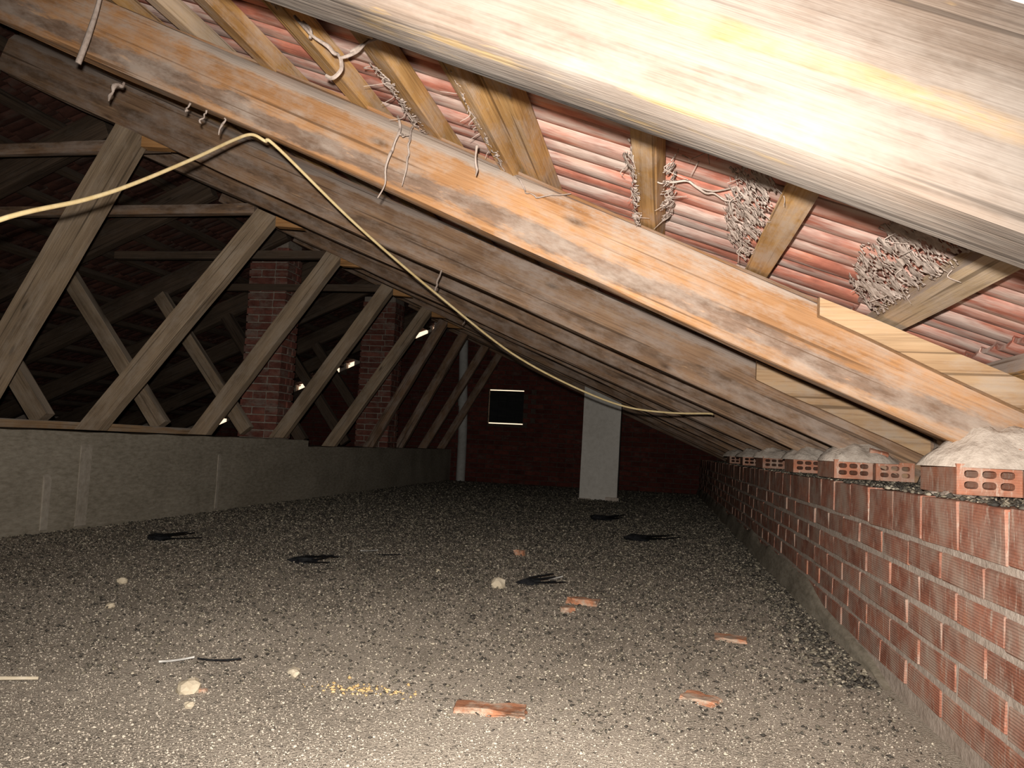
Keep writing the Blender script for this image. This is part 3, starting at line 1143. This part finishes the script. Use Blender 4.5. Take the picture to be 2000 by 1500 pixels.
# x, y, yaw of the front blocks
BL = [(.690, 2.03, -.02), (.668, 3.24, .03), (.665, 4.16, 0.), (.66, 5.30, .04), (.66, 6.52, -.03), (.66, 7.68, 0.)]
for k, (bx, by, ya) in enumerate(BL):
    o = link('hollow_block', HB)
    o.matrix_world = Matrix.Translation((bx, by, WALL_TOP + .008)) @ Matrix.Rotation(ya, 4, 'Z')
    tag(o, blk_lab[k], 'brick', 'hollow blocks on the brick wall')
    o2 = link('hollow_block', HB)
    o2.matrix_world = Matrix.Translation((bx + .158, by + .012 + .02 * (k % 2), WALL_TOP + .006)) @ Matrix.Rotation(ya * .5 + .02, 4, 'Z')
    tag(o2, blk_lab[k].replace('hollow block', 'hollow block second in from the room') if k else 'hollow block to the right of the nearest one, at the frame edge', 'brick', 'hollow blocks on the brick wall')
    z0 = WALL_TOP + .078
    zr = RAFTERS[k + 1][1] - RAFTERS[k + 1][2] * (bx + .12)
    me = heap('mortar_heap', bx + (.150 if k == 0 else .105), by + .10, z0, .20 if k == 0 else .16, .14, max(.06, zr - z0 + (.10 if k == 0 else .07)), 3.7 * k + 1, M_lump, -.03)
    o3 = link('mortar_heap', me)
    tag(o3, mor_lab[k], 'mortar', 'mortar heaps under the rafter feet')
    if k < 2:
        bm_ = chamfer_box('brick_bat', .07, .03, .022, .003, M_block, 60 + k, .003)
        b_ = link('brick_bat', bm_, o3)
        b_.matrix_basis = Matrix.Translation((bx + .165, by + .022, z0 + .032)) @ Matrix.Rotation(.25, 4, 'Y') @ Matrix.Rotation(.3, 4, 'X')
# mortar smear under the nearest block
o = link('mortar_bed_smear', heap('mortar_bed_smear', .72, 2.13, WALL_TOP - .010, .075, .22, .019, 8.8, M_lump), wr)
o.matrix_basis = wr.matrix_basis.inverted()

# ------------------------------------------------------------------ cream cable hung from the orange rafter
cab = [(-1.205, 1.0, .80), (-1.180, 1.2, .955), (-1.21, 1.45, 1.075), (-1.226, 1.62, 1.168), (-1.228, 1.85, 1.315), (-1.222, 2.02, 1.432), (-1.205, 2.085, 1.474),
       (-1.18, 2.12, 1.468), (-1.150, 2.15, 1.455), (-1.02, 2.5, 1.312), (-.868, 3.0, 1.174), (-.663, 3.5, 1.017), (-.411, 3.80, .899), (-.173, 4.02, .826), (.05, 4.12, .808), (.245, 4.185, .815), (.27, 4.21, .812)]
tag(link('cable', tube_mesh('cable', cab, [.0048] * 5 + [.0048] * 4 + [.0048] * 8, M_cable, 10, 8)), 'cream cable looped down from the orange rafter into the dark', 'cable')

# ------------------------------------------------------------------ cobwebs and hanging dust strings
def web(name, pts, r, label, sub=10, lump=.35, parent=None, seed=0, branches=()):
    P = []
    for a, b in zip(pts[:-1], pts[1:]):
        a = Vector(a); b = Vector(b)
        for s in range(3):
            q = a.lerp(b, s / 3)
            if s:
                q += Vector((mnoise.noise(q * 40 + Vector((seed, 0, 0))), mnoise.noise(q * 40 + Vector((0, seed, 0))), mnoise.noise(q * 40 + Vector((0, 0, seed))))) * .012
            P.append(q)
    P.append(Vector(pts[-1]))
    R = [r * .72 * (1 + lump * 2.2 * mnoise.noise(p * 60)) for p in P]
    R[-1] *= .5
    o = link(name, tube_mesh(name, P, R, M_web, 6, 4))
    tag(o, label, 'cobweb', 'dust-laden cobwebs')
    for bpts, br in branches:
        link('web_strand', tube_mesh('web_strand', bpts, br, M_web, 5, 4), o)
    return o


web('cobweb', [(-.842, 1.60, 1.545), (-.756, 1.60, 1.470), (-.724, 1.60, 1.442), (-.659, 1.58, 1.462), (-.59, 1.60, 1.490), (-.521, 1.63, 1.512)], .0055,
    'thick dusty cobweb rope slung between two battens', seed=1,
    branches=[([(-.724, 1.60, 1.442), (-.720, 1.6, 1.415), (-.738, 1.6, 1.396), (-.755, 1.6, 1.402)], .0045),
              ([(-.66, 1.58, 1.462), (-.655, 1.6, 1.485), (-.645, 1.62, 1.52)], .0018),
              ([(-.60, 1.6, 1.488), (-.58, 1.62, 1.50), (-.555, 1.63, 1.495), (-.53, 1.64, 1.48)], .003),
              ([(-.82, 1.6, 1.53), (-.80, 1.6, 1.51), (-.80, 1.6, 1.49)], .004),
              ([(-.70, 1.595, 1.452), (-.66, 1.6, 1.475), (-.61, 1.61, 1.488), (-.56, 1.63, 1.52)], .003)])
web('cobweb', [(-.745, 2.05, 1.50), (-.725, 2.01, 1.435), (-.742, 2.0, 1.375), (-.770, 2.0, 1.252)], .0045, 'long dust string hanging before the orange rafter', seed=2)
web('cobweb', [(-.70, 2.05, 1.47), (-.692, 2.01, 1.415), (-.693, 2.0, 1.36), (-.703, 2.0, 1.285)], .0036, 'shorter dust string beside the long hanging one', seed=3)
web('cobweb', [(-.725, 2.01, 1.435), (-.71, 2.0, 1.422), (-.692, 2.01, 1.430)], .003, 'short web bridge joining the two hanging dust strings', seed=4)
web('cobweb', [(-1.63, 2.07, 1.64), (-1.632, 2.03, 1.61), (-1.636, 2.02, 1.562)], .008, 'stubby dust clot under the orange rafter, upper left', seed=5)
web('cobweb', [(-.045, 1.78, 1.215), (.0, 1.76, 1.205), (.06, 1.76, 1.195), (.129, 1.78, 1.167), (.19, 1.80, 1.195)], .0035, 'drooping dust strand right of the middle batten', seed=6,
    branches=[([(.06, 1.76, 1.195), (.10, 1.77, 1.185), (.15, 1.79, 1.20)], .0018)])
web('cobweb', [(-.40, 2.06, 1.325), (-.37, 2.04, 1.275), (-.34, 2.05, 1.265), (-.25, 2.05, 1.275)], .003, 'thin dust loop at the foot of the doubled batten', seed=7)
web('cobweb', [(-.47, 1.88, 1.345), (-.473, 1.88, 1.31), (-.470, 1.88, 1.268)], .004, 'thin dust icicle left of the doubled batten', seed=11)
web('cobweb', [(-1.35, 5.352, 1.505), (-1.36, 5.345, 1.46), (-1.375, 5.345, 1.425)], .006, 'small dust strand under the fifth rafter', seed=14)
web('cobweb', [(-.95, 3.28, 1.345), (-.965, 3.27, 1.29), (-.972, 3.27, 1.245)], .005, 'small dust string under the brown rafter', seed=15)
for k, (x, y) in enumerate([(-1.30, 2.09), (-1.36, 2.09), (-1.415, 2.09)]):
    z = .965 - .43 * x
    web('cobweb', [(x, y, z + .005), (x - .004, y - .004, z - .02), (x - .012, y - .003, z - .048 + .012 * k)], .0035,
        ['dust thread under the orange rafter, nearest the cable', 'dust thread under the orange rafter, middle of three', 'dust thread under the orange rafter, farthest from the cable'][k], seed=16 + k)
st = tag(link('hanging_stick', tube_mesh('hanging_stick', [(-1.575, 1.88, 1.86), (-1.600, 1.9, 1.79), (-1.625, 1.9, 1.690), (-1.648, 1.9, 1.617)], [.006, .006, .0085, .0085], M_web, 8, 4)),
         'dusty stick hanging at the upper left before the rafters', 'stick')


def web_sheet(A, B, label, seed=0, nu=60, nv=12, hole=.02, sag=.02, parent=None):
    nu, nv = int(nu * 2.2), int(nv * 1.8)
    """ragged, dust-laden sheet of web stretched between two lines, eaten through in places"""
    def along(P, t):
        t *= len(P) - 1; i = min(int(t), len(P) - 2)
        return Vector(P[i]).lerp(Vector(P[i + 1]), t - i)
    v, f = [], []
    for i in range(nu + 1):
        u = i / nu
        for j in range(nv + 1):
            w = j / nv
            p = along(A, u).lerp(along(B, u), w)
            q = p * 22 + Vector((seed * 7.1, 0, 0))
            p = p + Vector((mnoise.noise(q), mnoise.noise(q + Vector((9, 0, 0))), mnoise.noise(q + Vector((0, 9, 0))))) * .009
            q = p * 110
            p = p + Vector((mnoise.noise(q), mnoise.noise(q + Vector((9, 0, 0))), mnoise.noise(q + Vector((0, 9, 0))))) * .0035
            p.z -= sag * math.sin(PI * w) * (.6 + .8 * mnoise.noise(Vector((u * 9, seed, 0))))
            v.append(p)
    for i in range(nu):
        for j in range(nv):
            w = (j + .5) / nv
            c = v[i * (nv + 1) + j]
            k = .8 * mnoise.noise(c * 38 + Vector((seed, 3, 1))) + .8 * mnoise.noise(c * 170) - hole - .12 - .45 * (2 * w - 1) ** 4
            if k > -.12:
                a = i * (nv + 1) + j
                f.append((a, a + 1, a + nv + 2, a + nv + 1))
    me = mesh_from('cobweb', v, f, M_web, smooth=80)
    bm = bmesh.new(); bm.from_mesh(me)
    bmesh.ops.delete(bm, geom=[x for x in bm.verts if not x.link_faces], context='VERTS')
    left, best = set(bm.verts), []
    while left and seed == 15:      # this one hangs together as a single rag
        todo, isl = [left.pop()], []
        while todo:
            x = todo.pop(); isl.append(x)
            for e in x.link_edges:
                y_ = e.other_vert(x)
                if y_ in left:
                    left.discard(y_); todo.append(y_)
        if len(isl) > len(best): best = isl
    if best:
        keep = set(best)
        bmesh.ops.delete(bm, geom=[x for x in bm.verts if x not in keep], context='VERTS')
    bm.to_mesh(me); bm.free()
    o = link('cobweb', me)
    sol = o.modifiers.new('thickness', 'SOLIDIFY'); sol.thickness = .0010; sol.offset = 0
    rd = random.Random(seed)
    for k in range(7):          # loose threads hanging from the sheet
        p = v[rd.randrange(len(v))]
        q = [p, p + Vector((rd.uniform(-.02, .02), rd.uniform(-.02, .02), -.012)), p + Vector((rd.uniform(-.04, .04), rd.uniform(-.03, .03), -rd.uniform(.015, .04)))]
        link('web_strand', tube_mesh('web_strand', q, [.0014, .0011, .0006], M_web, 5, 4), o)
    return tag(o, label, 'cobweb', 'dust-laden cobwebs')


web_sheet([(-.095, 1.60, 1.26), (-.085, 2.05, 1.205)], [(-.060, 1.60, 1.225), (-.062, 2.05, 1.19)], 'dust clump down the left edge of the middle batten', 8, 70, 6, .10, .010)
web_sheet([(-.010, 1.62, 1.19), (-.012, 2.02, 1.185)], [(.022, 1.62, 1.225), (.018, 2.02, 1.215)], 'dust clump down the right edge of the middle batten', 9, 70, 6, .12, .010)
web_sheet([(-.475, 1.45, 1.415), (-.470, 2.06, 1.40)], [(-.440, 1.45, 1.355), (-.435, 2.06, 1.345)], 'ragged dust fringe on the doubled batten', 10, 90, 8, .02, .012)
web_sheet([(.13, 1.50, 1.205), (.13, 1.8, 1.20), (.15, 2.06, 1.17)], [(.205, 1.50, 1.105), (.205, 1.8, 1.10), (.205, 2.06, 1.095)], 'grey dust curtain along the right-leaning batten', 12, 90, 12, -.05, .008)
web_sheet([(.42, 1.45, 1.075), (.42, 1.8, 1.07), (.45, 2.07, 1.05)], [(.525, 1.45, .968), (.525, 1.8, .965), (.525, 2.07, .962)], 'grey dust bank beside the far right pale batten', 13, 90, 14, -.15, .006)
web_sheet([(-.96, 1.25, 1.66), (-.94, 1.62, 1.645)], [(-.90, 1.25, 1.575), (-.885, 1.62, 1.565)], 'dust fringe where the thick cobweb meets its batten', 14, 60, 8, .06, .012)
web_sheet([(.02, 1.42, 1.25), (.02, 1.70, 1.25)], [(.14, 1.42, 1.205), (.10, 1.70, 1.215)], 'torn web sheet right of the middle batten, under the pale rafter', 15, 50, 18, .22, .010)
web_sheet([(-.70, 1.70, 1.48), (-.70, 2.06, 1.475)], [(-.655, 1.70, 1.455), (-.65, 2.06, 1.45)], 'thin torn web along the batten above the hanging strings', 16, 60, 8, .12, .012)

# ------------------------------------------------------------------ litter on the floor
def feather_mesh(name, L, W, curve, mat, seed):
    n = 14
    v, f = [], []
    for i in range(n + 1):
        t = i / n
        w = W * (math.sin(PI * min(1, t * .93 + .07)) ** .6) * (.35 if t < .12 else 1)
        x = L * t; bend = curve * math.sin(PI * t)
        zz = .004 + .012 * t * t
        for (o_, dz) in ((-w, 0), (-w * .12, .003), (w * .12, .003), (w * .7, 0), (w * .1, -.002), (-w * .1, -.002)):
            v.append((x, o_ + bend + .1 * W * mnoise.noise(Vector((t * 14, o_ * 50, seed))), zz + dz))
    m_ = 6
    for i in range(n):
        for k in range(m_):
            a = i * m_ + k; b = i * m_ + (k + 1) % m_
            f.append((a, b, b + m_, a + m_))
    f += [tuple(reversed(range(m_))), tuple(n * m_ + k for k in range(m_))]
    return fix_normals(mesh_from(name, v, f, mat))


def put(o, x, y, z, yaw, tilt=0.0):
    o.matrix_world = Matrix.Translation((x, y, z + floor_h(x, y))) @ Matrix.Rotation(yaw, 4, 'Z') @ Matrix.Rotation(tilt, 4, 'X')


def rock_mesh(name, sx, sy, sz, mat, seed, rough=.28, sub=2):
    bm = bmesh.new()
    bmesh.ops.create_icosphere(bm, subdivisions=sub, radius=1)
    for v in bm.verts:
        k = 1 + rough * mnoise.noise(v.co * 1.4 + Vector((seed * 5.3, 0, 0))) + rough * .5 * mnoise.noise(v.co * 3.5 + Vector((0, seed, 0)))
        v.co = Vector((v.co.x * sx * k, v.co.y * sy * k, v.co.z * sz * k))
    me = bpy.data.meshes.new(name)
    bm.to_mesh(me); bm.free()
    me.materials.append(mat)
    return me


def bird_remains(x, y, s, yaw, label, seed):
    root = empty('feather_bundle', (x, y, floor_h(x, y)))
    tag(root, label, 'feathers', 'dark feathers on the floor')
    for k in range(5):
        o = link('feather', feather_mesh('feather', s * random.uniform(.6, 1.0), s * .12, random.uniform(-.02, .02), M_feather, seed + k), root)
        o.matrix_basis = Matrix.Translation((random.uniform(-.15, .05) * s, random.uniform(-.1, .1) * s, .006 + .006 * k)) @ Matrix.Rotation(yaw + random.uniform(-.5, .5), 4, 'Z') @ Matrix.Rotation(random.uniform(-.1, .0), 4, 'Y')
    o = link('down_tuft', rock_mesh('down_tuft', s * .30, s * .16, s * .10, M_feather, seed, .5), root)
    o.matrix_basis = Matrix.Translation((-.05 * s, 0, s * .07)) @ Matrix.Rotation(yaw, 4, 'Z')


bird_remains(-1.62, 3.56, .20, .10, 'tuft of black feathers left of the middle of the floor', 1)
bird_remains(-.53, 3.50, .16, .2, 'small ruffled tuft of dark feathers beside the cream stone', 2)
bird_remains(-.10, 5.50, .28, -.1, 'dark bundle of feathers farther back toward the flue', 3)
bird_remains(-.45, 6.9, .30, .3, 'dim dark feather bundle near the foot of the white flue', 4)
bird_remains(-2.62, 3.93, .22, .1, 'dark feather bundle near the foot of the concrete wall', 5)
f1_ = tag(link('feather', feather_mesh('feather', .13, .011, .008, M_feather, 11)), 'single black feather to the right of the black tuft', 'feather', 'dark feathers on the floor')
put(f1_, -1.40, 3.95, .004, -.12)
f2_ = tag(link('feather', feather_mesh('feather', .125, .007, -.006, M_feather, 12)), 'slender black feather in the left foreground', 'feather', 'dark feathers on the floor')
put(f2_, -1.155, 1.93, .006, -.03)
f3_ = tag(link('feather', feather_mesh('feather', .085, .008, .004, M_wfeather, 13)), 'slender white feather lying against the black one', 'feather')
put(f3_, -1.225, 1.87, .006, .35)
f4_ = tag(link('feather', feather_mesh('feather', .07, .014, .004, M_wfeather, 14)), 'tattered pale feather beside the small dark tuft', 'feather')
put(f4_, -.47, 3.62, .010, .4)
f5_ = tag(link('feather', feather_mesh('feather', .10, .012, .004, M_wfeather, 15)), 'pale feather lying left of the single black feather', 'feather')
put(f5_, -1.53, 4.05, .006, -.1)

for (x, y, s, lab, sd) in [(-.65, 3.37, (.034, .030, .028), 'round cream stone in the middle of the floor', 1),
                           (-1.04, 1.71, (.031, .026, .019), 'angular cream stone in the left foreground', 2),
                           (-.88, 1.92, (.027, .016, .012), 'flat cream stone right of the slender feathers', 3),
                           (-.98, 1.62, (.012, .010, .008), 'small cream pebble beside the angular stone', 4),
                           (-2.02, 2.80, (.022, .018, .014), 'cream pebble at the left, near the concrete wall', 5),
                           (-1.78, 2.42, (.018, .014, .010), 'small cream pebble at the left of the foreground', 6),
                           (-.985, 3.62, (.014, .012, .009), 'tiny pale pebble behind the black tuft', 7)]:
    o = tag(link('stone', rock_mesh('stone', *s, M_stone, sd, .35)), lab, 'stone', 'pale stones on the floor')
    put(o, x, y, s[2] * .6, sd * .7)


def shard_mesh(name, L, W, H, seed, mat=None):
    bm = bmesh.new()
    bmesh.ops.create_cube(bm, size=1)
    bmesh.ops.subdivide_edges(bm, edges=bm.edges[:], cuts=3, use_grid_fill=True)
    for v in bm.verts:
        k = mnoise.noise(v.co * 2.5 + Vector((seed * 3.3, 0, 0)))
        v.co = Vector((v.co.x * L * (1 + .12 * k), v.co.y * W * (1 + .9 * mnoise.noise(Vector((v.co.x * 4, seed, v.co.z)))) + W * .5 * mnoise.noise(Vector((v.co.x * 3, seed + 5, 0))), v.co.z * H * (1 + .4 * k)))
    me = bpy.data.meshes.new(name)
    bm.to_mesh(me); bm.free()
    me.materials.append(mat or M_shard)
    return me


for (x, y, d, yaw, lab, sd) in [(-.27, 3.14, (.125, .035, .024), -.22, 'long orange brick sliver in the middle of the floor', 1),
                                (-.31, 2.98, (.055, .040, .018), .25, 'short orange brick chip below the long sliver', 2),
                                (-.35, 1.80, (.155, .045, .016), .08, 'long half-buried orange brick fragment in the foreground', 3),
                                (-.735, 4.40, (.055, .03, .030), -.3, 'tiny orange chip toward the back of the floor', 4),
                                (.255, 2.76, (.10, .065, .012), -.1, 'flat dull orange fragment near the brick wall', 5),
                                (.125, 2.06, (.09, .055, .010), -.5, 'dusty buried orange fragment in the right foreground', 6),
                                (-1.01, 1.72, (.02, .012, .008), .2, 'small dark red chip by the angular stone', 7)]:
    o = tag(link('brick_shard', shard_mesh('brick_shard', *d, sd)), lab, 'brick shard', 'brick fragments on the floor')
    put(o, x, y, d[2] * .45, yaw)
o = tag(link('twig', tube_mesh('twig', [(-1.54, 1.60, .012), (-1.47, 1.615, .016), (-1.395, 1.665, .010)], [.004, .005, .004], M_stone, 7, 4)), 'pale stick at the left edge of the foreground', 'stick')


def scatter(name, n, sampler, size, mat, label, cat, parent=None):
    base = np.array([(1, 0, 0), (-1, 0, 0), (0, 1, 0), (0, -1, 0), (0, 0, 1), (0, 0, -1)], float)
    fc = np.array([(0, 2, 4), (2, 1, 4), (1, 3, 4), (3, 0, 4), (2, 0, 5), (1, 2, 5), (3, 1, 5), (0, 3, 5)])
    P = sampler(n)
    n = len(P)
    s = size(P, n)
    if P[0, 2] < .1:
        P[:, 2] += [floor_h(a, b) for a, b in P[:, :2]]
    jit = base[None] * rng.uniform(.45, 1.25, (n, 6, 1))
    an = rng.uniform(0, 2 * PI, n)
    sc = np.stack([s * rng.uniform(.7, 1.7, n), s * rng.uniform(.5, 1.0, n), s * rng.uniform(.35, .8, n)], 1)
    V = jit * sc[:, None, :]
    c, sn = np.cos(an)[:, None], np.sin(an)[:, None]
    X = V[..., 0] * c - V[..., 1] * sn; Y = V[..., 0] * sn + V[..., 1] * c
    V = np.stack([X, Y, V[..., 2]], -1) + P[:, None, :]
    F_ = (fc[None] + 6 * np.arange(n)[:, None, None]).reshape(-1, 3)
    me = bpy.data.meshes.new(name)
    me.vertices.add(n * 6); me.vertices.foreach_set('co', V.astype(np.float32).ravel())
    me.loops.add(len(F_) * 3); me.loops.foreach_set('vertex_index', F_.astype(np.int32).ravel())
    me.polygons.add(len(F_)); me.polygons.foreach_set('loop_start', (np.arange(len(F_)) * 3).astype(np.int32))
    me.update(calc_edges=True)
    me.materials.append(mat)
    o = link(name, me, parent)
    if parent is not None:
        o.matrix_basis = parent.matrix_basis.inverted()
        o['kind'] = 'stuff'
    else:
        tag(o, label, cat, kind='stuff')
    return o


def floor_pts(n):
    # denser toward the camera, where grains can be told apart
    y = .9 + 11.4 * rng.uniform(0, 1, n) ** 2.7
    lo = np.maximum(SPINE_X + .01, -1.02 * y - .35); hi = np.minimum(WALL_X - .03, .50 * y + .1)
    x = lo + (hi - lo) * rng.uniform(0, 1, n)
    # drifts and bare patches
    keep = np.array([mnoise.noise(Vector((a * 1.1, b * 1.1, 2.2))) + .5 * mnoise.noise(Vector((a * 4, b * 4, 0))) > rng.uniform(-1.5, -.3) for a, b in zip(x, y)])
    x, y = x[keep], y[keep]
    return np.stack([x, y, np.full(len(x), .003)], 1)


scatter('floor_grit', 210000, floor_pts,
        lambda P, n: (.0013 + .0027 * rng.uniform(0, 1, n) ** 3.2 + .0006 * P[:, 1] * rng.uniform(.15, 1.0, n)), M_grit,
        'grit, droppings and crumbs strewn over the whole floor', 'grit')


def dark_pts(n):
    y = 1.7 + 10.5 * rng.uniform(0, 1, n) ** .80  # denser toward the back, so dark grains stand in for weaker light there
    lo = np.maximum(SPINE_X + .01, -1.02 * y - .35); hi = np.minimum(WALL_X - .03, .50 * y + .1)
    x = lo + (hi - lo) * rng.uniform(0, 1, n)
    return np.stack([x, y, np.full(n, .006)], 1)


scatter('droppings', 80000, dark_pts, lambda P, n: .003 + .0017 * P[:, 1] * rng.uniform(.2, 1.0, n), M_dgrit,
        'dark droppings, thickened to darken the dim back half of the floor', 'droppings')


def edge_pts(n):
    y = 2.3 + 8 * rng.uniform(0, 1, n) ** 1.3
    x = WALL_X - .03 - np.abs(rng.normal(0, .09, n))
    return np.stack([x, y, np.full(n, .005)], 1)


scatter('wall_foot_litter', 5000, edge_pts, lambda P, n: .003 + .011 * rng.uniform(0, 1, n) ** 2, M_dgrit, 'dark litter gathered along the foot of the brick wall', 'litter')


def crumb_pts(n):
    x = rng.normal(-.68, .06, n); y = rng.normal(1.86, .03, n)
    return np.stack([x, y, np.full(n, .004)], 1)


scatter('ochre_crumbs', 90, crumb_pts, lambda P, n: .002 + .006 * rng.uniform(0, 1, n), M_crumb, 'scatter of ochre crumbs in the foreground left of centre', 'crumbs')


def top_pts(n):
    y = 1.2 + 9 * rng.uniform(0, 1, n) ** 1.3
    x = WALL_X + .015 + .36 * rng.uniform(0, 1, n)
    return np.stack([x, y, np.full(n, WALL_TOP + .002)], 1)


scatter('wall_top_litter', 9000, top_pts, lambda P, n: .003 + .010 * rng.uniform(0, 1, n) ** 2, M_dgrit, 'flaky dark litter on top of the brick wall', 'litter')
bpy.context.view_layer.update()
